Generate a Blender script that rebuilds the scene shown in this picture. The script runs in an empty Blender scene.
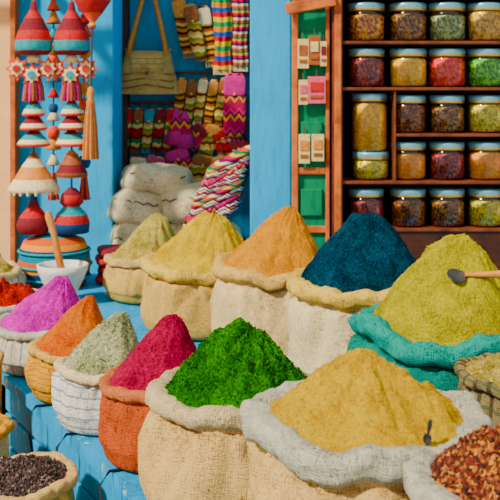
import bpy, math, random
from mathutils import Vector, Matrix, Euler, noise as mn

random.seed(7)
pi=math.pi
SAT=.6
def hexc(h,sat=None):
    h=h.lstrip('#'); o=[]
    for i in (0,2,4):
        c=int(h[i:i+2],16)/255
        o.append(c/12.92 if c<=.04045 else ((c+.055)/1.055)**2.4)
    k=SAT if sat is None else sat; m=max(o) or 1; mn_=min(o)
    k2=k*min(1,(m-mn_)/m)          # neutral colours stay neutral
    o=[m*(c-k2*mn_)/(m-k2*mn_) for c in o]
    return (o[0],o[1],o[2],1)

# ------------------------------------------------------------------ materials
class NT:
    def __init__(s,name):
        s.m=bpy.data.materials.new(name); s.m.use_nodes=True
        s.t=s.m.node_tree; s.b=s.t.nodes['Principled BSDF']
    def n(s,typ,**k):
        x=s.t.nodes.new(typ)
        for a,v in k.items(): setattr(x,a,v)
        return x
    def l(s,a,b): s.t.links.new(a,b)
    def coord(s,kind='Object',scale=(1,1,1)):
        c=s.n('ShaderNodeTexCoord'); m=s.n('ShaderNodeMapping')
        s.l(c.outputs[kind],m.inputs[0]); m.inputs['Scale'].default_value=scale
        return m.outputs[0]
    def noise(s,vec,scale,detail=4,rough=.6):
        x=s.n('ShaderNodeTexNoise'); x.inputs['Scale'].default_value=scale
        x.inputs['Detail'].default_value=detail; x.inputs['Roughness'].default_value=rough
        s.l(vec,x.inputs['Vector']); return x.outputs['Fac']
    def ramp(s,fac,stops,interp='LINEAR'):
        x=s.n('ShaderNodeValToRGB'); r=x.color_ramp; r.interpolation=interp
        while len(r.elements)<len(stops): r.elements.new(.5)
        for e,(p,c) in zip(r.elements,stops): e.position=p; e.color=c
        s.l(fac,x.inputs[0]); return x.outputs[0]
    def math(s,op,a,b=None):
        x=s.n('ShaderNodeMath',operation=op)
        for i,v in enumerate((a,b)):
            if v is None: continue
            if isinstance(v,(int,float)): x.inputs[i].default_value=v
            else: s.l(v,x.inputs[i])
        return x.outputs[0]
    def mix(s,fac,a,b,mode='MIX'):
        x=s.n('ShaderNodeMix',data_type='RGBA',blend_type=mode)
        for i,v in ((0,fac),(6,a),(7,b)):
            if isinstance(v,(int,float,tuple)): x.inputs[i].default_value=v
            else: s.l(v,x.inputs[i])
        return x.outputs[2]
    def bump(s,h,strength=.5,dist=.01):
        x=s.n('ShaderNodeBump'); x.inputs['Strength'].default_value=strength
        x.inputs['Distance'].default_value=dist; s.l(h,x.inputs['Height'])
        s.l(x.outputs[0],s.b.inputs['Normal'])
    def col(s,c):
        if isinstance(c,tuple): s.b.inputs['Base Color'].default_value=c
        else: s.l(c,s.b.inputs['Base Color'])
    def rough(s,v,spec=.3,metal=0):
        s.b.inputs['Roughness'].default_value=v
        s.b.inputs['Specular IOR Level'].default_value=spec
        s.b.inputs['Metallic'].default_value=metal

def sc(c,k): return (min(c[0]*k,1),min(c[1]*k,1),min(c[2]*k,1),1)

def powder(name,dark,mid,light,sat=1.0,k=1.0):
    t=NT(name); v=t.coord()
    a=t.noise(v,14,6,.7); b=t.noise(v,160,5,.8); c=t.noise(v,460,2,.6)
    f=t.math('ADD',t.math('MULTIPLY',a,.4),t.math('MULTIPLY',b,.6))
    t.col(t.ramp(f,[(.40,sc(hexc(dark,sat),k*.8)),(.5,sc(hexc(mid,sat),k)),(.60,sc(hexc(light,sat),k*1.15))]))
    h=t.math('ADD',b,t.math('MULTIPLY',c,.5))
    t.bump(h,1,.010); t.rough(1,0); return t.m

def grains(name,cols,scale=160,bd=.004,sat=.9):
    t=NT(name); v=t.coord()
    x=t.n('ShaderNodeTexVoronoi'); x.inputs['Scale'].default_value=scale; t.l(v,x.inputs['Vector'])
    sep=t.n('ShaderNodeSeparateColor'); t.l(x.outputs['Color'],sep.inputs[0])
    n=len(cols)
    t.col(t.ramp(sep.outputs[0],[(i/n,hexc(c,sat)) for i,c in enumerate(cols)],'CONSTANT'))
    inv=t.math('SUBTRACT',1,x.outputs['Distance']); t.bump(inv,.6,bd); t.rough(.7,.2); return t.m

def cloth(name,c,d,stripes=None,w=1.0):
    """woven fabric, UV in metres. stripes=(axis,freq,width,colour)"""
    t=NT(name)
    a=t.noise(t.coord('UV',(50,360,1)),w,3,.65); b=t.noise(t.coord('UV',(360,50,1)),w,3,.65)
    big=t.noise(t.coord('Object'),9,4,.6)
    th=t.math('MULTIPLY',t.math('ADD',a,b),.5)
    f=t.math('ADD',t.math('MULTIPLY',th,.75),t.math('MULTIPLY',big,.25))
    col=t.ramp(f,[(.39,sc(hexc(d),.7)),(.49,hexc(c)),(.60,sc(hexc(c),1.2))])
    if stripes:
        uv=t.n('ShaderNodeTexCoord'); sp=t.n('ShaderNodeSeparateXYZ'); t.l(uv.outputs['UV'],sp.inputs[0])
        for ax,fr,wd,sc_ in stripes:
            m=t.math('FRACT',t.math('MULTIPLY',sp.outputs[ax],fr))
            m=t.math('LESS_THAN',m,wd); m=t.math('MULTIPLY',m,.7)
            col=t.mix(m,col,hexc(sc_))
    t.col(col); t.bump(th,1,.012); t.rough(.95,.05); return t.m

def plain(name,c,rough=.6,var=.25,scale=20,spec=.3,metal=0,bump=.2):
    t=NT(name); v=t.coord(); a=t.noise(v,scale,5,.65); h=hexc(c)
    t.col(t.ramp(a,[(.3,sc(h,1-var)),(.55,h),(.75,sc(h,1+var))]))
    if bump: t.bump(a,bump,.01)
    t.rough(rough,spec,metal); return t.m

def paint(name,c,dark,chip='#b9c4c0',chipamt=.68,k_=.8):
    t=NT(name); v=t.coord('Object',(1,1,.35)); a=t.noise(v,5,7,.65); f=t.noise(t.coord('Object',(1,1,.15)),60,4,.6)
    k=t.math('ADD',t.math('MULTIPLY',a,.6),t.math('MULTIPLY',f,.4))
    col=t.ramp(k,[(.32,sc(hexc(dark,1),k_)),(.5,sc(hexc(c,1),k_)),(.7,sc(hexc(c,1),1.2*k_))])
    p=t.noise(t.coord('Object',(1.3,1.3,.8)),14,8,.75)
    m=t.math('GREATER_THAN',p,chipamt); col=t.mix(m,col,hexc(chip))
    t.col(col); t.bump(k,.4,.008); t.rough(.6,.08); return t.m

def kilim(name,cols,freq=14,zig=.25,zf=10,axis=2,ax2=0):
    t=NT(name); c=t.n('ShaderNodeTexCoord'); sp=t.n('ShaderNodeSeparateXYZ'); t.l(c.outputs['Object'],sp.inputs[0])
    z=t.math('MULTIPLY',sp.outputs[axis],freq)
    fx=t.math('ABSOLUTE',t.math('SUBTRACT',t.math('FRACT',t.math('MULTIPLY',sp.outputs[ax2],zf)),.5))
    z=t.math('ADD',z,t.math('MULTIPLY',fx,zig*2))
    f=t.math('FRACT',t.math('ADD',z,20)); n=len(cols)
    col=t.ramp(f,[(i/n,sc(hexc(x,.9),.85)) for i,x in enumerate(cols)],'CONSTANT')
    nz=t.noise(t.coord(),180,2,.6)
    col=t.mix(.35,col,t.ramp(nz,[(.35,(.2,.2,.2,1)),(.55,(1,1,1,1))]),'MULTIPLY')
    t.col(col); t.bump(nz,.6,.005); t.rough(.95,.1); return t.m

def wood(name,c,d,sc_=(3,30,3)):
    t=NT(name); a=t.noise(t.coord('Object',sc_),4,6,.65)
    t.col(t.ramp(a,[(.3,hexc(d)),(.55,hexc(c)),(.75,sc(hexc(c),1.25))])); t.bump(a,.4,.006); t.rough(.55,.3); return t.m

# ------------------------------------------------------------------ mesh builder
class MB:
    def __init__(s): s.V=[];s.F=[];s.M=[];s.UV=[];s.S=[];s.mats=[]
    def mi(s,m):
        if m not in s.mats: s.mats.append(m)
        return s.mats.index(m)
    def face(s,idx,m,uv=None,smooth=True):
        s.F.append(idx); s.M.append(s.mi(m)); s.UV.append(uv); s.S.append(smooth)
    def grid(s,rows,mat,closed=True,uvs=None,smooth=True,matrow=None):
        b=len(s.V); n=len(rows[0])
        for r in rows: s.V.extend([tuple(p) for p in r])
        for i in range(len(rows)-1):
            mm=matrow[i] if matrow else mat
            for j in range(n if closed else n-1):
                k=(j+1)%n
                uv=None
                if uvs:
                    uv=[uvs(i,j),uvs(i,j+1),uvs(i+1,j+1),uvs(i+1,j)]
                s.face((b+i*n+j,b+i*n+k,b+(i+1)*n+k,b+(i+1)*n+j),mm,uv,smooth)
    def cap(s,pts,mat,smooth=False):
        b=len(s.V); s.V.extend([tuple(p) for p in pts]); s.face(tuple(range(b,b+len(pts))),mat,None,smooth)
    def box(s,c,d,mat,rot=(0,0,0)):
        R=Euler(rot).to_matrix(); b=len(s.V); c=Vector(c)
        for x,y,z in ((-1,-1,-1),(1,-1,-1),(1,1,-1),(-1,1,-1),(-1,-1,1),(1,-1,1),(1,1,1),(-1,1,1)):
            s.V.append(tuple(c+R@Vector((x*d[0]/2,y*d[1]/2,z*d[2]/2))))
        for f in ((0,3,2,1),(4,5,6,7),(0,1,5,4),(1,2,6,5),(2,3,7,6),(3,0,4,7)):
            s.face(tuple(b+i for i in f),mat,[(0,0),(d[0],0),(d[0],d[2]),(0,d[2])],False)
    def lathe(s,c,prof,mat,seg=28,mats=None,rot=None,wob=0,flat=1.0):
        R=Euler(rot).to_matrix() if rot else Matrix.Identity(3); c=Vector(c); rows=[]
        for r,z in prof:
            rows.append([c+R@Vector((r*math.cos(2*pi*j/seg)*(1+wob*math.sin(j*5)),flat*r*math.sin(2*pi*j/seg)*(1+wob*math.cos(j*7)),z)) for j in range(seg)])
        s.grid(rows,mat,True,lambda i,j:(j/seg*2*pi*max(prof[0][0],.05),prof[min(i,len(prof)-1)][1]),True,mats)
    def tube(s,pts,r,mat,seg=8):
        pts=[Vector(p) for p in pts]; rows=[]
        for i,p in enumerate(pts):
            d=(pts[min(i+1,len(pts)-1)]-pts[max(i-1,0)]).normalized()
            up=Vector((0,0,1)) if abs(d.z)<.9 else Vector((1,0,0))
            a=d.cross(up).normalized(); bb=d.cross(a)
            rr=r[i] if isinstance(r,(list,tuple)) else r
            rows.append([p+(a*math.cos(2*pi*j/seg)+bb*math.sin(2*pi*j/seg))*rr for j in range(seg)])
        s.grid(rows,mat); s.cap(rows[0],mat); s.cap(rows[-1][::-1],mat)
    def pillow(s,c,d,mat,rot=(0,0,0),e=.45,seg=28,rings=14,lump=.0,seed=0,ez=None,taper=0):
        R=Euler(rot).to_matrix(); c=Vector(c); rows=[]; ez=ez or e
        pw=lambda v,k: math.copysign(abs(v)**k,v)
        for i in range(rings+1):
            ph=-pi/2+pi*i/rings; row=[]
            for j in range(seg):
                th=2*pi*j/seg; cp=pw(math.cos(ph),ez) if abs(math.cos(ph))>1e-6 else 0
                p=Vector((cp*pw(math.cos(th),e),cp*pw(math.sin(th),e),pw(math.sin(ph),ez)))
                k=1+taper*p.z; q=Vector((p.x*d[0]/2*k,p.y*d[1]/2,p.z*d[2]/2))
                if lump:
                    q+=q.normalized()*lump*mn.noise(q*8+Vector((seed*3.1,0,0)))+q.normalized()*lump*.5*(.3-abs(mn.noise(q*14+Vector((seed,5,0)))))
                row.append(c+R@q)
            rows.append(row)
        s.grid(rows,mat,True,lambda i,j:(j/seg*(d[0]+d[1])*1.6,i/rings*d[2]*1.5))
    def build(s,name,origin=None,bevel=0,parent=None):
        me=bpy.data.meshes.new(name)
        if origin is None:
            n=len(s.V); origin=(sum(v[0] for v in s.V)/n,sum(v[1] for v in s.V)/n,min(v[2] for v in s.V))
        o=Vector(origin)
        me.from_pydata([tuple(Vector(v)-o) for v in s.V],[],s.F)
        for m in s.mats: me.materials.append(m)
        uvl=me.uv_layers.new(name='UVMap')
        for p,mi,sm,uv in zip(me.polygons,s.M,s.S,s.UV):
            p.material_index=mi; p.use_smooth=sm
            if uv:
                for k,li in enumerate(p.loop_indices):
                    if k<len(uv): uvl.data[li].uv=uv[k]
        me.update(); ob=bpy.data.objects.new(name,me); bpy.context.scene.collection.objects.link(ob)
        ob.location=o
        if bevel:
            b=ob.modifiers.new('bevel','BEVEL'); b.width=bevel; b.segments=2; b.limit_method='ANGLE'
        if parent: ob.parent=parent
        return ob

def catmull(P,sub=4):
    out=[]
    for i in range(len(P)-1):
        p0=P[max(i-1,0)];p1=P[i];p2=P[i+1];p3=P[min(i+2,len(P)-1)]
        for k in range(sub):
            t=k/sub
            out.append(tuple(.5*((2*p1[a])+(-p0[a]+p2[a])*t+(2*p0[a]-5*p1[a]+4*p2[a]-p3[a])*t*t+(-p0[a]+3*p1[a]-3*p2[a]+p3[a])*t**3) for a in range(len(p1))))
    out.append(P[-1]); return out

TZ=0.62
NOISEV=mn.noise
def sack(x,y,R,top,body,lip,pw,mh,off=(0,0),seed=0,z0=TZ+.001,tl=.02,bulge=1.0,tip=.02,flakes=None,nfl=0,ffsz=.004,lumps=.72,fe=1.08,name='spice_sack',extra=None):
    """open rolled-top sack with a heap of spice.  top = rim height (world z)"""
    H=top-z0; mb=MB(); B=R*bulge; seg=120
    cp=[(0,0,0),(B*.6,0,0),(B*.88,.008,0),(B*.97,.045,.1),(B*1.0,H*.3,.4),(B*.99,H*.55,.6),(R*.94,H*.8,.9),
        (R*.87,H-tl*2.3,1.2),(R*.90,H-tl*1.9,1.5),(R*.985,H-tl*1.5,2),(R*1.01,H-tl*.7,2),(R*.985,H-.05*tl,2),
        (R-tl*.9,H+tl*.18,2),(R-tl*1.8,H-tl*.1,2),(R-tl*2.4,H-tl*.9,2),(R-tl*2.7,H-tl*2.6,2)]
    pts=catmull(cp,4); rows=[];arc=0;arcs=[];prev=None
    nple=int(14+seed%5)
    def lipz(c,s_): return tl*(1.1*NOISEV(Vector((c*1.3+seed*7.7,s_*1.3,3.1)))+.5*NOISEV(Vector((c*4+seed,s_*4,1))))
    for (r,z,t) in pts:
        if prev: arc+=math.hypot(r-prev[0],z-prev[1])
        prev=(r,z); arcs.append(arc); row=[]
        wl=min(max(t-1.0,0),1); wb=min(t*1.6,1)*(1-wl*.6); wn=math.exp(-((t-1.0)/.35)**2)
        for j in range(seg):
            th=2*pi*j/seg; c=math.cos(th); s_=math.sin(th)
            d=R*(.085*NOISEV(Vector((c*1.4+seed*3.3,s_*1.4,z*5)))+.06*NOISEV(Vector((c*3.5,s_*3.5+seed*5.1,z*9)))+.025*NOISEV(Vector((c*10,s_*10+seed,z*22))))*wb
            d+=R*.04*wn*math.sin(nple*th+4*NOISEV(Vector((c*2,s_*2,seed))))
            d+=R*.065*(1-wl)*wb*(abs(NOISEV(Vector((c*5+seed,s_*5,z*6))))-.2)*2
            rr=max(r+d*(1 if r>B*.3 else 0),0)
            zz=z+lipz(c,s_)*min(max(t-.4,0),1)
            if wl: 
                zz+=wl*tl*.28*NOISEV(Vector((c*9,s_*9+seed,r*40))); rr+=wl*tl*.3*(NOISEV(Vector((c*7+seed,s_*7,z*40))))
                rr+=wl*tl*.2*math.sin(th*29+5*NOISEV(Vector((c*3,s_*3,seed))))*abs(NOISEV(Vector((c*2,s_*2,seed+4))))*2
            row.append((x+rr*c,y+rr*s_,z0+zz))
        rows.append(row)
    mats=[lip if pts[i][2]>1.3 else body for i in range(len(pts)-1)]
    mb.grid(rows,body,True,lambda i,j:(j/seg*2*pi*R,arcs[min(i,len(arcs)-1)]),True,mats)
    # heap
    Rm=R-tl*1.55; nr=80; sg=200; rows=[]; c0=math.sqrt(tip); c1=math.sqrt(1+tip)-c0
    def hz(px,py,t):
        f=1-(math.sqrt(t*t+tip)-c0)/c1
        f=max(f,0)**fe
        q=Vector((px/R,py/R,seed*2.7))
        a=math.atan2(py,px)
        gul=abs(NOISEV(Vector((math.cos(a)*2.6+seed,math.sin(a)*2.6,t*1.2))))
        n=.08*NOISEV(q*2.6)+.08*(abs(NOISEV(q*4.5+Vector((7,1,0))))-.2)+.04*NOISEV(q*9)+.025*NOISEV(q*19)+.02*NOISEV(q*38)+.18*(gul-.2)*math.sin(pi*min(1,t*1.1))
        edge=min(1,(1-t)*5+.15)
        return -tl*.35+mh*f+n*R*edge*lumps
    for i in range(nr+1):
        t=i/nr; row=[]
        for j in range(sg):
            th=2*pi*j/sg; c=math.cos(th); s_=math.sin(th)
            rad=Rm*t*(1+.03*NOISEV(Vector((c*2,s_*2,seed+9))))
            px=rad*c; py=rad*s_
            lz=lipz(c,s_)*t*t
            row.append((x+px+off[0]*(1-t)**1.3,y+py+off[1]*(1-t)**1.3,top+hz(px,py,t)+lz))
        rows.append(row)
    mb.grid(rows,pw,True,None,True)
    if flakes is None: flakes=[pw]; nfl=420; ffsz=.0022
    if flakes:
        rg=random.Random(seed)
        for k in range(nfl):
            t=math.sqrt(rg.random())*.97; a=rg.random()*2*pi
            px=Rm*t*math.cos(a); py=Rm*t*math.sin(a)
            p=Vector((x+px+off[0]*(1-t)**1.3,y+py+off[1]*(1-t)**1.3,top+hz(px,py,t)+ffsz*.3+lipz(math.cos(a),math.sin(a))*t*t))
            m=rg.choice(flakes); E=Euler((rg.random()*6,rg.random()*6,rg.random()*6)).to_matrix(); s0=ffsz*(.6+rg.random()*.8)
            b=len(mb.V)
            for v in ((1.3,0,0),(-1.3,0,0),(0,.8,0),(0,-.8,0),(0,0,.45),(0,0,-.45)):
                mb.V.append(tuple(p+E@(Vector(v)*s0)))
            for f in ((0,2,4),(2,1,4),(1,3,4),(3,0,4),(2,0,5),(1,2,5),(3,1,5),(0,3,5)): mb.face(tuple(b+i for i in f),m,None,False)
    if extra: extra(mb,lambda px,py:top+hz(px,py,min(1,math.hypot(px,py)/Rm)))
    return mb.build(name,(x,y,z0))

# ------------------------------------------------------------------ palette
P_yel=powder('turmeric_bright','#f4ac00','#ffc800','#ffd800',1,.70)
P_green=powder('green_herb','#0e4404','#248008','#48a814',1,.75)
P_red=powder('crimson_powder','#84042c','#b40c40','#d42058',.8,.85)
P_gray=powder('dried_sage','#6c7848','#aeb080','#dcdcb4',.5,.9)
P_org=powder('orange_paprika','#dc5000','#ff7400','#ff9414',1,.72)
P_mag=powder('magenta_powder','#b00098','#e810bc','#ff38dc',1,.85)
P_pale=powder('pale_curry','#dca800','#fcd010','#ffe030',1,.70)
P_org2=powder('orange_turmeric','#e88800','#ffa400','#ffbc00',1,.70)
P_blue=powder('indigo_powder','#081c28','#123c50','#24566c',.35,.85)
P_olive=powder('mustard_curry','#a89800','#dccc00','#f0e400',1,.62)
P_tan=powder('coriander_powder','#8c7834','#bca85c','#e0d08c',.8,.9)
P_dred=powder('red_chilli','#8c0c10','#c82018','#e84c38',1,.8)
P_moss=powder('moss_herb','#4c5814','#7c882c','#a8b044',1,.9)
P_chil=grains('chilli_flakes',['#4a1c0a','#7a2a0c','#2c0e06','#9c5018','#5c1c0a','#b87830'],170)
P_seed=grains('black_seed',['#2a201e','#4a3a36','#1a1413','#5e4c48'],190)

C_bur=cloth('burlap_tan','#dcb87c','#8c6430')
C_bur2=cloth('burlap_pale','#e8cc98','#9c7c44')
C_lin=cloth('linen_greyblue','#bcb8a0','#6c6c60')
C_lin2=cloth('linen_grey','#ccb890','#887450')
C_cream=cloth('linen_cream','#e8d4a8','#a08454')
C_gold=cloth('jute_gold','#e0a02c','#8c5410',[(1,60,.18,'#b06814')])
C_terra=cloth('cloth_terracotta','#c05830','#702c14')
C_terl=cloth('cloth_rust','#c07450','#844428')
C_strp=cloth('cloth_blue_striped','#e8e2d2','#9c9684',[(1,34,.2,'#5c7c9c')])
C_strv=cloth('cloth_bluewhite','#dcd2b8','#8c8064',[(0,26,.18,'#647f94')])
C_teal=cloth('cloth_teal','#0a8470','#044438')
C_teal2=cloth('cloth_teal_rim','#0c9884','#065c50')
C_tanst=cloth('burlap_striped','#dcb46c','#906830')
C_yel=cloth('burlap_golden','#e0bc5c','#906c20')
C_plaid=cloth('cloth_plaid','#8c7c58','#4e4228',[(0,30,.3,'#2f2418'),(1,30,.25,'#4c5a3c')])
C_white=cloth('sack_offwhite','#ecdcb4','#ac9868')

M_blue=paint('paint_blue','#14aee8','#0890cc','#8cd0e0',.78)
M_blue2=paint('paint_cyan','#20b8ec','#1098d0','#a4d8e4',.78)
M_bluedk=paint('paint_deepblue','#149cc8','#0a7098','#5aa8bc',.78)
M_board=paint('paint_board','#1a98cc','#0b6c98','#b8b498',.62,.9)
M_cream=plain('plaster_peach','#f4c08c',.9,.12,6)
M_brick=wood('wood_orange','#c8682c','#8c3c14')
M_wood=wood('wood_brown','#74381a','#381808')
M_dark=wood('wood_dark','#44200f','#1c0a05')
M_green=paint('paint_green','#188858','#0a5c3c','#78a078',.72)
M_ground=plain('stone_ground','#a89880',.9,.25,8)
M_lid=plain('lid_metal','#7cb0bc',.3,.25,30,.5,.4,.0)
M_brass=plain('lid_brass','#c89c4c',.3,.2,30,.5,.7,.0)
M_str=plain('cord_brown','#5c3c24',.9)
M_blk=plain('cord_black','#1c1c20',.8)
M_met=plain('scoop_metal','#4c4844',.35,.3,30,.5,.7,.0)
M_spw=wood('spoon_wood','#d08a4a','#8c4c20')
M_stone=plain('mortar_stone','#d4d2c4',.6,.15,25)
M_red=plain('felt_red','#c01818',.8,.4,60); M_dred=plain('felt_darkred','#7c1420',.8,.4,60)
M_ored=plain('felt_orange','#e84414',.7,.35,60); M_tea=plain('felt_teal','#0c9094',.8,.35,60)
M_crm=plain('felt_cream','#e8d0a0',.8,.25,60); M_brn=plain('leather_brown','#985020',.6,.35,40)
M_tanl=plain('leather_tan','#d48434',.6,.35,60); M_nav=plain('felt_navy','#144474',.8,.3,60)
M_mgt=plain('felt_magenta','#c81478',.8,.3,60); M_ylw=plain('felt_yellow','#f4b028',.8,.3,60)
M_pink=plain('card_pink','#d86478',.8,.3,60); M_card=plain('card_cream','#dcc088',.8,.3,60)

t=NT('jar_glass'); tr=t.n('ShaderNodeBsdfTransparent'); gl=t.n('ShaderNodeBsdfGlossy'); gl.inputs['Roughness'].default_value=.06
fr=t.n('ShaderNodeFresnel'); fr.inputs[0].default_value=1.6; mx=t.n('ShaderNodeMixShader')
tr.inputs[0].default_value=(.98,1,1,1)
t.l(fr.outputs[0],mx.inputs[0]); t.l(tr.outputs[0],mx.inputs[1]); t.l(gl.outputs[0],mx.inputs[2])
t.l(mx.outputs[0],t.t.nodes['Material Output'].inputs[0]); M_glass=t.m

# ------------------------------------------------------------------ shell
def quick(name,c,d,m,bevel=.004,rot=(0,0,0)):
    b=MB(); b.box(c,d,m,rot); return b.build(name,None,bevel)
quick('ground',(0,3,-.05),(9,9,.1),M_ground,0)
quick('wall_back',(-.5,5.8,1.6),(1.3,.2,3.2),M_bluedk,0)
quick('wall_left',(-1.01,5.45,1.6),(.52,.5,3.2),M_blue2,.006)
quick('wall_peach',(-2.1,5.37,1.6),(1.66,.5,3.2),M_cream,.01)
quick('trim_1',(-.735,5.64,1.6),(.03,.12,3.2),M_dark)
quick('trim_2',(-1.275,5.15,1.6),(.03,.1,3.2),M_brick)
quick('wall_right',(.0925,5.0,1.6),(.185,1.45,3.2),M_blue,.006)
quick('wall_far_right',(1.2,5.2,1.6),(2.03,.9,3.2),M_blue,.006)

# display table with blue fascia
poly=[(-.868,3.3),(-.30,2.35),(-.27,2.2),(-.2,1.15),(1.45,1.15),(1.45,4.12),(-.02,4.12),(-.02,5.1),(-1.72,5.1),(-1.72,4.73)]
tb=MB()
def prism(mb,poly,z0,z1,m):
    mb.cap([(x,y,z1) for x,y in poly],m); mb.cap([(x,y,z0) for x,y in poly][::-1],m)
    n=len(poly)
    for i in range(n):
        a=poly[i]; b=poly[(i+1)%n]
        mb.cap([(a[0],a[1],z0),(b[0],b[1],z0),(b[0],b[1],z1),(a[0],a[1],z1)],m)
prism(tb,poly,.585,.62,M_board)
ins=[(-1.70,4.75)]+[(-.845,3.33),(-.28,2.38),(-.25,2.2),(-.18,1.17),(1.43,1.17)]
for i in range(len(ins)-1):
    a=Vector(ins[i]+(0,)); b=Vector(ins[i+1]+(0,)); d=b-a; L=d.length
    ang=math.atan2(d.y,d.x); mid=(a+b)/2
    for k,(z,h) in enumerate(((.53,.10),(.42,.10),(.31,.10),(.2,.10))):
        tb.box((mid.x,mid.y,z),(L,.02,h),M_board,(0,0,ang))
    for e in (a,b): tb.box((e.x,e.y+.03,.29),(.06,.06,.585),M_board)
for e in ((1.38,4.05),(-1.65,5.0),(.0,4.05)): tb.box((e[0],e[1],.29),(.06,.06,.585),M_board)
tb.build('market_table',(0,3,0),.004)
tb=MB(); tb.box((-.37,5.36,.6025),(.69,.5,.035),M_board)
for e in ((-.1,5.5),(-.65,5.5),(-.1,5.2),(-.65,5.2)): tb.box((e[0],e[1],.29),(.06,.06,.585),M_board)
tb.build('side_table',None,.004)

# cords hanging over the table edge
cd=MB()
for (x,y,dx,L) in ((-.66,2.93,.03,.2),(-.52,2.69,-.03,.24),(-.36,2.43,.04,.3)):
    cd.tube([(x+.05,y+.02,.625),(x,y,.625),(x-.02,y-.03,.60),(x-.02+dx*.5,y-.03,.6-L*.5),(x-.02+dx,y-.03,.6-L)],.004,M_blk,6)
cd.build('rope_cords')

# ------------------------------------------------------------------ sacks  (rim z = 1.6 - drop)
def scoopbowl(cx,cy,bx,by,rad,tilt,hl=0,hd=(1,0,.1),hm=None):
    def f(mb,h):
        z=h(bx,by)+.004
        prof=[(.0,-rad*.55),(rad*.5,-rad*.5),(rad*.9,-rad*.15),(rad,.05*rad),(rad*.9,.0),(rad*.5,-rad*.3),(0,-rad*.4)]
        mb.lathe((cx+bx,cy+by,z+rad*.3),prof,M_met,18,None,tilt)
        if hl:
            d=Vector(hd).normalized(); p=Vector((cx+bx,cy+by,z+rad*.35))+d*rad*.85
            mb.tube([p,p+d*hl*.3,p+d*hl*.7,p+d*hl],[rad*.2,rad*.3,rad*.42,rad*.3],hm or M_spw,10)
    return f
GF=[powder('leaf_a','#0c4c06','#1c8c0a','#38a418',1,.75),powder('leaf_b','#2c8c10','#54b424','#88d040',1,.65),powder('leaf_c','#0a3404','#145c0a','#247814',1,.75)]
SF=[powder('sage_a','#98a070','#c0c494','#e4e4c4',.3),powder('sage_b','#5c6840','#78845c','#a0a874',.3)]
sack(.207,1.71,.222,1.02,C_bur,C_lin,P_yel,.12,(.0,.01),1,tl=.026,bulge=.97,tip=.012,extra=scoopbowl(.207,1.71,.085,-.145,.009,(1.2,0,.5),.025,(.15,-.1,1),M_met))
sack(-.03,2.23,.212,.905,C_bur,C_lin2,P_green,.14,(.03,.02),2,tl=.022,bulge=1.04,tip=.15,flakes=GF,nfl=2600,ffsz=.0026,lumps=1.2,fe=1)
sack(-.24,2.54,.158,.835,C_terra,C_terl,P_red,.17,(.04,0),3,tl=.015,tip=.05)
sack(-.427,2.80,.145,.80,C_strp,C_cream,P_gray,.145,(.06,0),4,tl=.014,tip=.08,flakes=SF,nfl=1000,ffsz=.003)
sack(-.562,3.06,.147,.782,C_gold,C_tanst,P_org,.16,(.05,0),5,tl=.013,tip=.06)
sack(-.728,3.38,.182,.782,C_strv,C_lin,P_mag,.155,(.07,0),6,tl=.015,tip=.10)
sack(-.193,3.91,.255,.90,C_tanst,C_yel,P_pale,.2,(.05,0),7,tl=.026,tip=.25,fe=.95)
sack(.092,3.48,.23,.97,C_bur2,C_tanst,P_org2,.205,(.07,0),8,tl=.024,tip=.08)
sack(.363,3.05,.242,1.0,C_cream,C_yel,P_blue,.205,(.02,0),9,tl=.026,tip=.22,fe=.95)
sack(.535,2.58,.252,.98,C_teal,C_teal2,P_olive,.232,(.05,0),10,tl=.028,bulge=1.03,tip=.2,fe=.95,extra=scoopbowl(.535,2.58,.0,-.12,.026,(.5,.2,0),.16,(1,.0,.02)))
sack(-.473,4.49,.212,.82,C_tanst,C_bur,P_tan,.2,(.04,0),11,tl=.02,tip=.12)
sack(.355,1.345,.132,1.05,C_lin2,C_lin,P_chil,.075,(-.01,0),12,tl=.02,tip=.05,
     flakes=[plain('flake_a','#7c300e',.6),plain('flake_b','#985418',.6),plain('flake_c','#34140c',.6),plain('flake_d','#b07838',.6),plain('flake_e','#501e0a',.6)],nfl=1500,ffsz=.0034)
sack(.585,2.12,.125,.975,C_plaid,C_plaid,P_tan,.03,(0,0),13,tl=.012,tip=.1)
seedm=[plain('seed_a','#2c201e',.5),plain('seed_b','#6a5650',.5),plain('seed_c','#44342f',.5)]
sack(-.60,2.47,.15,.60,C_tanst,C_bur,P_seed,.03,(0,0),14,z0=0,tl=.015,tip=.3,flakes=seedm,nfl=1300,ffsz=.0045)
sack(-.83,2.77,.135,.63,C_bur2,C_gold,P_org2,.05,(0,0),15,z0=0,tl=.015,tip=.1)
sack(-.92,3.05,.125,.75,C_gold,C_bur,P_moss,.05,(0,0),16,z0=0,tl=.014,tip=.2)
sack(-1.03,3.98,.2,.73,C_bur2,C_lin,P_dred,.05,(0,0),17,tl=.016,tip=.2,lumps=1.6)
sack(-1.30,4.45,.22,.76,C_strv,C_bur2,P_tan,.09,(0,0),18,tl=.016,tip=.1,lumps=1.6)

# stacked closed sacks with stitched tops
def closed(c,d,rot,seed,m=C_white):
    b=MB(); b.pillow(c,d,m,rot,.6,56,32,.034,seed,.6)
    R=Euler(rot).to_matrix()
    b.tube([Vector(c)+R@Vector((-d[0]*.40+d[0]*.80*k/12,-d[1]*.46,d[2]*.2+.008*math.sin(k*2.2))) for k in range(13)],.004,M_str,5)
    return b.build('grain_sack')
closed((-.60,5.25,.755),(.36,.34,.25),(0,0,.1),1)
closed((-.28,5.25,.762),(.36,.34,.26),(0,0,-.1),2)
closed((-.62,5.27,.955),(.30,.3,.19),(0,.15,0),3)
closed((-.34,5.25,.975),(.33,.3,.20),(0,-.1,0),4)
closed((-.52,5.3,1.10),(.38,.28,.17),(0,.08,.1),5)
closed((-.165,4.91,.768),(.24,.33,.26),(0,0,0),6)

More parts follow.
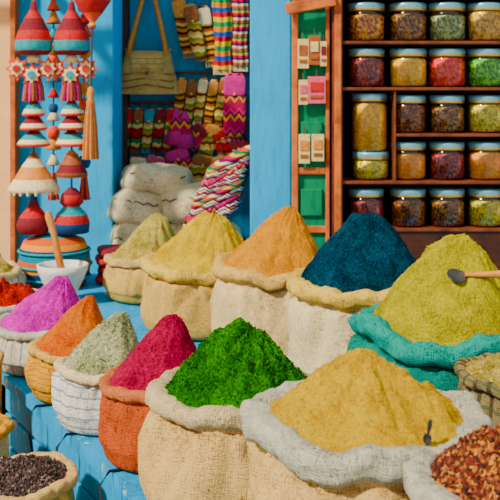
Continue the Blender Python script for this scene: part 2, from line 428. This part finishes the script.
# textile stack
K1=kilim('kilim_a',['#c01438','#f0e0c0','#1c1c24','#c01438','#148890','#f0e0c0'],26,.35,16)
K2=kilim('kilim_b',['#f0e0c0','#14141c','#d82054','#f0e0c0','#143468'],30,.4,20)
K3=kilim('kilim_c',['#d00c44','#f8b020','#18785a','#e85414','#f0e0b8','#7c1054'],12,.06,12)
K4=kilim('kilim_d',['#e0902c','#6c3818','#ecc878','#c05418','#3c2010'],12,.1,14)
K5=kilim('kilim_e',['#14a054','#fcc810','#dc1424','#145cb4','#fc8c10'],7,.05,10)
K6=kilim('kilim_f',['#dcb070','#5c3018','#c49444','#7c8c3c','#e4cc94'],12,.1,24)
K7=kilim('kilim_g',['#cc1458','#c41450','#f4a838','#7c103c','#ec4480','#c41450'],9,.3,20)
K8=kilim('kilim_h',['#bc1820','#ac1418','#ecc88c','#187c48','#7c1014'],9,.1,22)
K9=kilim('basket_stripes',['#e86420','#0c8898','#18447c','#f89830'],9,.0,5)
st=MB()
for i in range(10):
    f=i/9
    st.pillow((-.21+.105*f,4.98,.925+.31*f),(.36-.09*f,.26,.048),[K1,K2,K7,K1,K3][i%5],(0,-.5,.08*math.sin(i)),.35,32,8,.006,i,.6)
st.build('folded_textiles')

# ------------------------------------------------------------------ wall goods
rl=MB()
for (x0,x1,z) in ((-.70,-.02,2.2),(-.46,-.02,1.705),(-.72,-.40,1.525),(-.5,-.03,1.42),(-.72,-.45,1.25)):
    rl.tube([(x0,5.66,z),(x1,5.66,z)],.008,M_wood,8)
    for xx in (x0+.03,x1-.03): rl.tube([(xx,5.71,z),(xx,5.655,z)],.008,M_wood,8)
rl.build('hanging_rails')

# woven shoulder bag
C_bag=cloth('bag_woven','#e4b878','#a47840',[(1,70,.25,'#b08040')])
bg=MB()
rows=[]
for i in range(15):
    f=i/14; w=.185-.055*f; dp=.05+.015*math.sin(pi*f); z=1.575+.27*f+(-.02*f*f)
    rows.append([(-.60+w*math.copysign(abs(math.cos(2*pi*j/40))**.5,math.cos(2*pi*j/40)),5.60+dp*math.copysign(abs(math.sin(2*pi*j/40))**.7,math.sin(2*pi*j/40))*(1+.12*NOISEV(Vector((j*.4,f*4,0)))),z+.012*math.cos(4*pi*j/40)*f) for j in range(40)])
bg.grid(rows,C_bag,True,lambda i,j:(j/40*.9,i/14*.3)); bg.cap(rows[0][::-1],C_bag)
bg.tube([(r[0],r[1],r[2]) for r in rows[-1]]+[rows[-1][0]],.009,M_tanl,6)
for yy in (5.56,5.645):
    bg.tube([(-.71,yy,1.80),(-.70,yy,1.87),(-.67,5.6,2.0),(-.62,5.64,2.205),(-.58,5.64,2.205),(-.53,5.6,2.0),(-.50,yy,1.87),(-.49,yy,1.80)],.015,M_tanl,8)
bg.pillow((-.60,5.535,1.76),(.2,.02,.14),C_bag,(.1,0,0),.4,24,10)
bg.pillow((-.60,5.52,1.70),(.02,.015,.02),M_brn,(0,0,0),1,10,6)
for k in range(3): bg.tube([(-.60+.16*math.cos(a),5.545-.005,1.62+.04*k+.01*math.sin(a*3)) for a in [pi+pi*i/8 for i in range(9)]],.004,M_brn,5)
bg.build('woven_shoulder_bag')

def scarf(x,w,z1,z0,m,y=5.63,seed=0):
    b=MB(); rows=[]; n=26
    for i in range(n+1):
        z=z1+(z0-z1)*i/n; row=[]
        for j in range(32):
            th=2*pi*j/32; c=math.cos(th); s_=math.sin(th)
            ww=w/2*(.8+.2*min(1,i/6)); d=.025+.010*math.sin(c*9+seed+i*.1)
            row.append((x+ww*c+.006*math.sin(i*.4+seed),y+d*s_,z))
        rows.append(row)
    b.grid(rows,m,True,lambda i,j:(j/32*w*2,i/n*(z1-z0)))
    b.cap(rows[0],m); b.cap(rows[-1][::-1],m)
    for k in range(9):
        xx=x-w*.42+w*.84*k/8; b.tube([(xx,y-.01,z0+.005),(xx+.002,y-.012,z0-.03)],.004,M_crm,5)
    return b.build('hanging_scarf')

def purse(x,z,w,h,m,rz=0,flap=M_brn,zr=None,tass=True,taper=0,y=5.625):
    b=MB(); b.pillow((x,y,z),(w,.045,h),m,(0,rz,0),.4,24,14,.002,x*50,.4,taper)
    R=Euler((0,rz,0)).to_matrix(); c=Vector((x,y,z))
    b.pillow(c+R@Vector((0,-.018,h*.3)),(w*.98,.02,h*.32),flap,(0,rz,0),.4,20,8)
    b.pillow(c+R@Vector((0,-.03,h*.17)),(.016,.012,.016),M_ylw,(0,0,0),1,10,6)
    top=c+R@Vector((0,0,h*.48))
    if zr: b.tube([top+Vector((-w*.3,0,-.01)),Vector((x,5.655,zr)),top+Vector((w*.3,0,-.01))],.0035,M_str,5)
    if tass:
        for k in range(5):
            p=c+R@Vector((-w*.36+w*.18*k,0,-h*.47)); b.tube([p,p+R@Vector((0,0,-.035))],[.003,.005],flap,5)
    return b.build('hanging_purse')
# top row: leaning fans of purses on the left, scarves on the right
purse(-.395,1.98,.085,.34,K4,-.2,M_tanl,2.2); purse(-.325,1.95,.085,.32,K6,-.2,M_brn,2.2,y=5.60)
purse(-.255,1.93,.085,.34,K4,-.15,M_crm,2.2)
scarf(-.165,.115,2.21,1.72,K5,5.62,3); scarf(-.06,.10,2.21,1.74,K3,seed=4)
cols=[(K4,M_tanl),(K6,M_brn),(K6,M_crm),(K4,M_tanl),(K6,M_brn)]
for i in range(5): purse(-.415+.062*i,1.545-.012*(i%2),.058,.26,cols[i][0],.16,cols[i][1],1.71)
purse(-.09,1.51,.135,.38,K7,0,M_mgt,1.71,y=5.60)
cc=[(K8,M_red),(K8,M_brn),(K6,M_tea),(K8,M_dred),(K5,M_red)]
for i in range(5): purse(-.765+.004+.064*i+.03,1.375,.06,.24,cc[i][0],.12,cc[i][1],1.53)
# magenta cone tassels and patterned bags
b=MB()
for k in range(2):
    x=-.435+.05*k
    b.lathe((x,5.6,1.28-.02*k),[(.0,.22),(.012,.215),(.03,.17),(.05,.08),(.062,0),(.05,-.005),(0,0)],M_mgt,20,[M_dred,M_mgt,K7,M_mgt,M_dred,M_dred])
    b.tube([(x,5.6,1.49-.02*k),(x,5.655,1.53)],.004,M_str,6)
b.tube([(-.5,5.66,1.53),(-.33,5.66,1.53)],.008,M_wood,6)
b.build('cone_tassels')
purse(-.32,1.32,.10,.16,K7,.6,M_dred,1.42); purse(-.235,1.31,.10,.18,K6,.35,M_tanl,1.42)
purse(-.15,1.28,.12,.2,K8,-.3,M_red,1.42); purse(-.41,1.16,.14,.2,K7,-.25,M_mgt,1.42,y=5.57)
purse(-.57,1.13,.12,.17,K1,.35,M_pink,1.25); purse(-.665,1.12,.10,.18,K7,.1,M_crm,1.25)
purse(-.28,1.13,.14,.18,K6,.2,M_brn,1.42,y=5.57); purse(-.07,1.22,.12,.18,K1,.1,M_dred,1.42); purse(-.18,1.13,.11,.17,K3,-.2,M_tanl,1.42,y=5.57)

# ------------------------------------------------------------------ hanging ornaments (left)
bm=MB(); bm.box((-.98,4.75,2.27),(1.3,.07,.07),M_wood); bm.box((-.98,4.93,2.27),(1.3,.05,.05),M_wood)
for xx in (-1.2,-.80): bm.box((xx,4.98,2.27),(.05,.47,.05),M_wood)
bm.build('wooden_beam',None,.004)
def star(mb,x,y,z,r,m1,m2,m3):
    n=8
    for (rad,dy,m,ri) in ((r,0,m1,.62),(r*.66,-.012,m2,.7),(r*.32,-.022,m3,.9)):
        pts=[]
        for k in range(2*n):
            a=pi*k/n; q=rad if k%2==0 else rad*ri
            pts.append((x+q*math.cos(a),y+dy,z+q*math.sin(a)))
        b=len(mb.V); mb.V.extend(pts+[(p[0],p[1]+.012,p[2]) for p in pts]); L=2*n
        mb.face(tuple(b+i for i in range(L)),m,None,False); mb.face(tuple(b+L+i for i in range(L))[::-1],m,None,False)
        for k in range(L): mb.face((b+k,b+(k+1)%L,b+L+(k+1)%L,b+L+k),m,None,False)
def garland(x,y,low):
    g=MB(); g.tube([(x,y,2.27),(x,y,.95)],.005,M_str,6)
    g.lathe((x,y,1.775),[(0,.27),(.012,.265),(.02,.22),(.045,.18),(.075,.12),(.09,.07),(.092,.04),(.09,.02),(.07,0),(0,0)],M_red,28,
        [M_ored,M_dred,M_red,M_dred,M_red,M_tea,M_tea,M_dred,M_dred])
    g.lathe((x,y,1.735),[(0,.04),(.03,.035),(.035,.02),(.03,.0),(0,-.0)],M_crm,18)
    for dx in (-.085,0,.085): star(g,x+dx*.9,y-.02-(.012 if dx==0 else 0),1.705+(-.03 if dx==0 else .0),.062,M_ored if dx else M_red,M_crm,M_red if dx else M_tea)
    for k in range(18):
        a=2*pi*k/18; g.tube([(x+.022*math.cos(a),y+.022*math.sin(a),1.68),(x+.04*math.cos(a),y+.04*math.sin(a),1.61),(x+.05*math.cos(a),y+.05*math.sin(a),1.545)],[.008,.010,.007],[M_dred,M_mgt,M_brn][k%3],6)
    for q,(z,r) in enumerate(((1.475,.056),(1.405,.068),(1.325,.082))):
        g.lathe((x,y,z),[(.012,.08),(r*.5,.055),(r*.8,.03),(r*.98,.01),(r,0),(r*.8,-.006),(0,0)],M_red,26,[M_dred,M_dred if q%2 else M_tea,M_crm,M_ored,M_red,M_red])
    if low=='cream':
        g.lathe((x,y,1.10),[(.01,.19),(.03,.16),(.06,.12),(.095,.06),(.125,.02),(.128,.0),(.1,-.005),(0,.0)],M_crm,40,[M_brn,M_crm,M_tanl,M_crm,M_crm,M_tea,M_crm],wob=.02)
        for k in range(20):
            a=2*pi*k/20; g.tube([(x+.118*math.cos(a),y+.118*math.sin(a),1.108),(x+.122*math.cos(a),y+.122*math.sin(a),1.085)],[.012,.006],M_crm,6)
        g.lathe((x,y,.89),[(.012,.19),(.02,.16),(.03,.13),(.07,.08),(.085,.04),(.07,.0),(0,0)],M_dred,26,[M_nav,M_dred,M_red,M_dred,M_dred,M_dred])
    else:
        g.lathe((x,y,1.17),[(.01,.13),(.03,.11),(.055,.06),(.078,.02),(.08,.0),(.06,-.005),(0,0)],M_brn,28,[M_tanl,M_brn,M_dred,M_brn,M_tanl,M_brn])
        g.lathe((x,y,.89),[(.02,.22),(.05,.19),(.06,.15),(.04,.13),(.075,.09),(.09,.05),(.085,.0),(0,0)],M_tea,28,[M_dred,M_red,M_dred,M_tea,M_red,M_nav,M_dred])
    g.build('hanging_garland',(x,y,.95))
garland(-1.075,4.72,'cream'); garland(-.89,4.74,'brown')
# bead-and-bell strings behind the garlands
for (x,s0) in ((-1.02,1),(-.86,2)):
    g=MB(); y=4.93; g.tube([(x,y,2.27),(x,y,1.05)],.004,M_str,6); z=2.1; rg=random.Random(s0)
    while z>1.15:
        m=[M_ored,M_tea,M_red,M_tanl,M_nav,M_crm][(rg.randrange(6))]; r=.03+.022*rg.random()
        if rg.random()<.5:
            g.lathe((x,y,z),[(0,r*1.6),(r*.35,r*1.4),(r*.6,r*.8),(r,0),(r*.8,-.004),(0,0)],m,18,[M_brn,m,m,M_dred,M_dred]); z-=r*1.9
        else:
            g.lathe((x,y,z),[(0,r*.9),(r*.6,r*.7),(r*.85,0),(r*.6,-r*.7),(0,-r*.9)],m,18); z-=r*2.0
    for k in range(10):
        a=2*pi*k/10; g.tube([(x+.008*math.cos(a),y+.008*math.sin(a),1.17),(x+.025*math.cos(a),y+.025*math.sin(a),1.03)],[.006,.007],[M_dred,M_ored][k%2],6)
    g.build('bead_string',(x,y,1.05))
h=MB(); h.tube([(-.78,4.7,2.27),(-.78,4.7,1.95),(-.785,4.68,1.6)],.005,M_str,6)
h.lathe((-.78,4.7,1.9),[(0,.0),(.015,.005),(.02,.02),(.012,.035),(.05,.08),(.09,.14),(.1,.18),(.08,.2),(.02,.24),(0,.25)],M_ored,30,[M_dred,M_ored,M_ylw,M_ored,M_red,M_ored,M_dred,M_ored,M_ored])
h.lathe((-.785,4.68,1.53),[(0,.09),(.014,.08),(.02,.05),(.014,.03),(.022,.01),(.02,0)],M_tanl,16)
for k in range(18):
    a=2*pi*k/18; c=math.cos(a); s_=math.sin(a)
    h.tube([(-.785+.014*c,4.68+.014*s_,1.54),(-.785+.026*c,4.68+.026*s_,1.42),(-.785+.036*c,4.68+.036*s_,1.26)],[.006,.008,.007],[M_tanl,M_brn][k%2],6)
h.build('hanging_tassel')
bk=MB(); bk.lathe((-.98,4.76,TZ),[(0,0),(.15,.0),(.172,.05),(.18,.11),(.172,.18),(.15,.23),(.09,.255),(0,.265)],K9,40)
for z,r in ((.05,.175),(.11,.183),(.18,.175)): bk.tube([(-.98+r*math.cos(a),4.76+r*math.sin(a),TZ+z) for a in [2*pi*i/36 for i in range(37)]],.007,M_tea,6)
bk.build('lidded_striped_basket')
# red cloth
b=MB()
for i in range(4): b.pillow((-.69+.01*(i%2),4.85,TZ+.025+.045*i),(.19,.2,.05),[M_red,M_dred][i%2],(0,0,.1*i),.4,28,8,.008,i,.6)
b.build('folded_red_cloth')
# mortar and pestle
b=MB(); b.lathe((-.86,4.36,TZ),[(0,0),(.075,0),(.08,.02),(.06,.04),(.085,.09),(.112,.15),(.118,.18),(.108,.182),(.098,.15),(.07,.08),(0,.06)],M_stone,36)
b.tube([(-.855,4.36,.70),(-.87,4.355,.80),(-.895,4.35,.93),(-.92,4.345,1.02),(-.925,4.345,1.045)],[.024,.018,.014,.019,.012],M_spw,12)
b.build('mortar_and_pestle')

# ------------------------------------------------------------------ cabinet with jars
cb=MB()
cb.box((.9,4.69,1.2),(1.08,.02,2.4),M_dark)
cb.box((.387,4.45,1.2),(.046,.5,2.4),M_wood); cb.box((1.43,4.45,1.2),(.05,.5,2.4),M_wood)
cb.box((.387,4.19,1.2),(.03,.02,2.4),M_brick)
for z in (2.03,1.81,1.605,1.19,.98): cb.box((.905,4.44,z),(1.0,.48,.014),M_wood)
cb.box((1.025,4.44,1.4),(.76,.48,.014),M_wood); cb.box((.643,4.44,1.4),(.01,.46,.41),M_wood)
cb.box((.905,4.44,.5),(1.0,.46,.95),M_dark)
cb.box((.905,4.45,2.38),(1.1,.5,.05),M_wood)
cb.build('spice_cabinet',(.9,4.45,0),.003)
def jar(x,z,r,h,cm,fill=.88,y=4.30):
    b=MB(); hb=h-.032
    b.lathe((x,y,z+.001),[(0,.0),(r*.9,0),(r,.012),(r,hb*.82),(r*.93,hb*.95),(r*.86,hb)],M_glass,30)
    k=.95
    b.lathe((x,y,z+.005),[(0,.0),(r*k*.9,0),(r*k,.012),(r*k,hb*fill*.93),(r*k*.9,hb*fill),(r*.3,hb*fill+.006),(0,hb*fill+.004)],cm,30)
    b.lathe((x,y,z+hb-.004),[(r*.88,0),(r*.96,0),(r*.98,.006),(r*.96,.012),(r*.98,.018),(r*.98,.03),(r*.93,.036),(0,.037)],M_lid,30,[M_brass,M_brass,M_brass,M_lid,M_lid,M_lid,M_lid])
    b.build('spice_jar',(x,y,z))
J={}
def jm(n,*c): J[n]=grains('jar_'+n,list(c),105,.004,1)
jm('mix','#b8600c','#e88c18','#7c3c18','#f8bc40'); jm('dark','#6c4028','#a06438','#3c2418','#c09458'); jm('gg','#708858','#a0ac80','#4c6454','#c8cc90')
jm('tan','#d8b04c','#a87834','#f0d080'); jm('plum','#7c2838','#a44454','#501424','#c47468'); jm('yel','#fcc800','#f0b000','#ffd818','#e4a400')
jm('pink','#e82c40','#f85c50','#b01428','#fc8468'); jm('grn','#28a814','#60cc2c','#147c10','#94e03c'); jm('olv','#c8b808','#e8d820','#9c8c0c','#f4e438')
jm('org','#fca800','#f08800','#ffc020','#f89c10'); jm('brn','#984c1c','#703010','#c47c38','#502810')
X=[.525,.715,.89,1.065,1.24]
R0=['mix','dark','gg','tan','olv']; R1=['plum','yel','pink','grn','mix']; R2=[None,'brn','dark','olv','tan']; R3=[None,'org','plum','org','dark']; R4=['plum','brn','dark','olv','tan']
rj=random.Random(3)
for i in range(5):
    jar(X[i],1.818,.086,.172,J[R0[i]],.78+.14*rj.random()); jar(X[i],1.613,.086,.172,J[R1[i]],.8+.12*rj.random())
    if R2[i]: jar(X[i],1.408,.082,.168,J[R2[i]],.76+.16*rj.random())
    if R3[i]: jar(X[i],1.198,.082,.168,J[R3[i]],.78+.14*rj.random())
    jar(X[i],.988,.082,.168,J[R4[i]],.8)
jar(.545,1.198,.085,.125,J['olv']); jar(.54,1.324,.083,.26,J['yel'],.92)

# painted green door with hanging cards
d=MB(); d.box((.270,4.25,1.2),(.166,.03,2.4),M_green)
d.box((.199,4.225,1.2),(.028,.03,2.4),M_brick); d.box((.345,4.23,1.2),(.018,.03,2.4),M_brick)
for z in (1.98,1.57,1.24,.98): d.box((.273,4.228,z),(.13,.02,.03),M_brick)
for z in (1.80,1.4,1.1): d.box((.273,4.23,z),(.095,.02,.12),M_green)
d.build('door_1',None,.004)
quick('trim_3',(.265,4.17,1.975),(.22,.03,.05),M_brick,.004,(0,-.18,0))
cbm=MB()
def card(x,z,w,h,m,m2):
    cbm.box((x,4.2,z),(w,.012,h),m); cbm.box((x,4.192,z+h*.12),(w*.7,.006,h*.35),m2); cbm.box((x,4.192,z-h*.25),(w*.7,.006,h*.12),M_brn)
    cbm.tube([(x,4.198,z+h/2),(x,4.21,z+h/2+.03)],.003,M_str,5)
for (x,z,w,h,a,c) in ((.235,1.76,.05,.13,M_card,M_brn),(.285,1.775,.05,.13,M_brn,M_card),(.325,1.76,.03,.11,M_card,M_dred),(.235,1.59,.04,.11,M_card,M_pink),(.295,1.60,.08,.12,M_pink,M_red),
    (.24,1.34,.05,.13,M_card,M_tanl),(.30,1.345,.055,.12,M_card,M_tanl)): card(x,z,w,h,a,c)
cbm.build('hanging_cards',None,.002)

# ------------------------------------------------------------------ light + camera
w=bpy.data.worlds.new('sky'); bpy.context.scene.world=w; w.use_nodes=True
bgn=w.node_tree.nodes['Background']; bgn.inputs[0].default_value=(1,.98,.96,1); bgn.inputs[1].default_value=1.0
L=bpy.data.lights.new('sun','SUN'); L.energy=7.0; L.angle=math.radians(4); L.color=(1,.92,.80)
lo=bpy.data.objects.new('sun',L); bpy.context.scene.collection.objects.link(lo)
lo.rotation_euler=Vector((.74,.62,-.88)).to_track_quat('-Z','Y').to_euler(); lo.location=(-2,-2,5)
cam=bpy.data.cameras.new('camera'); co=bpy.data.objects.new('camera',cam); bpy.context.scene.collection.objects.link(co)
co.location=(0,0,1.6); co.rotation_euler=(pi/2,0,0)
cam.sensor_width=36; cam.lens=68.4; cam.shift_y=-.32; cam.clip_start=.05
cam.dof.use_dof=True; cam.dof.focus_distance=2.3; cam.dof.aperture_fstop=11
bpy.context.scene.camera=co
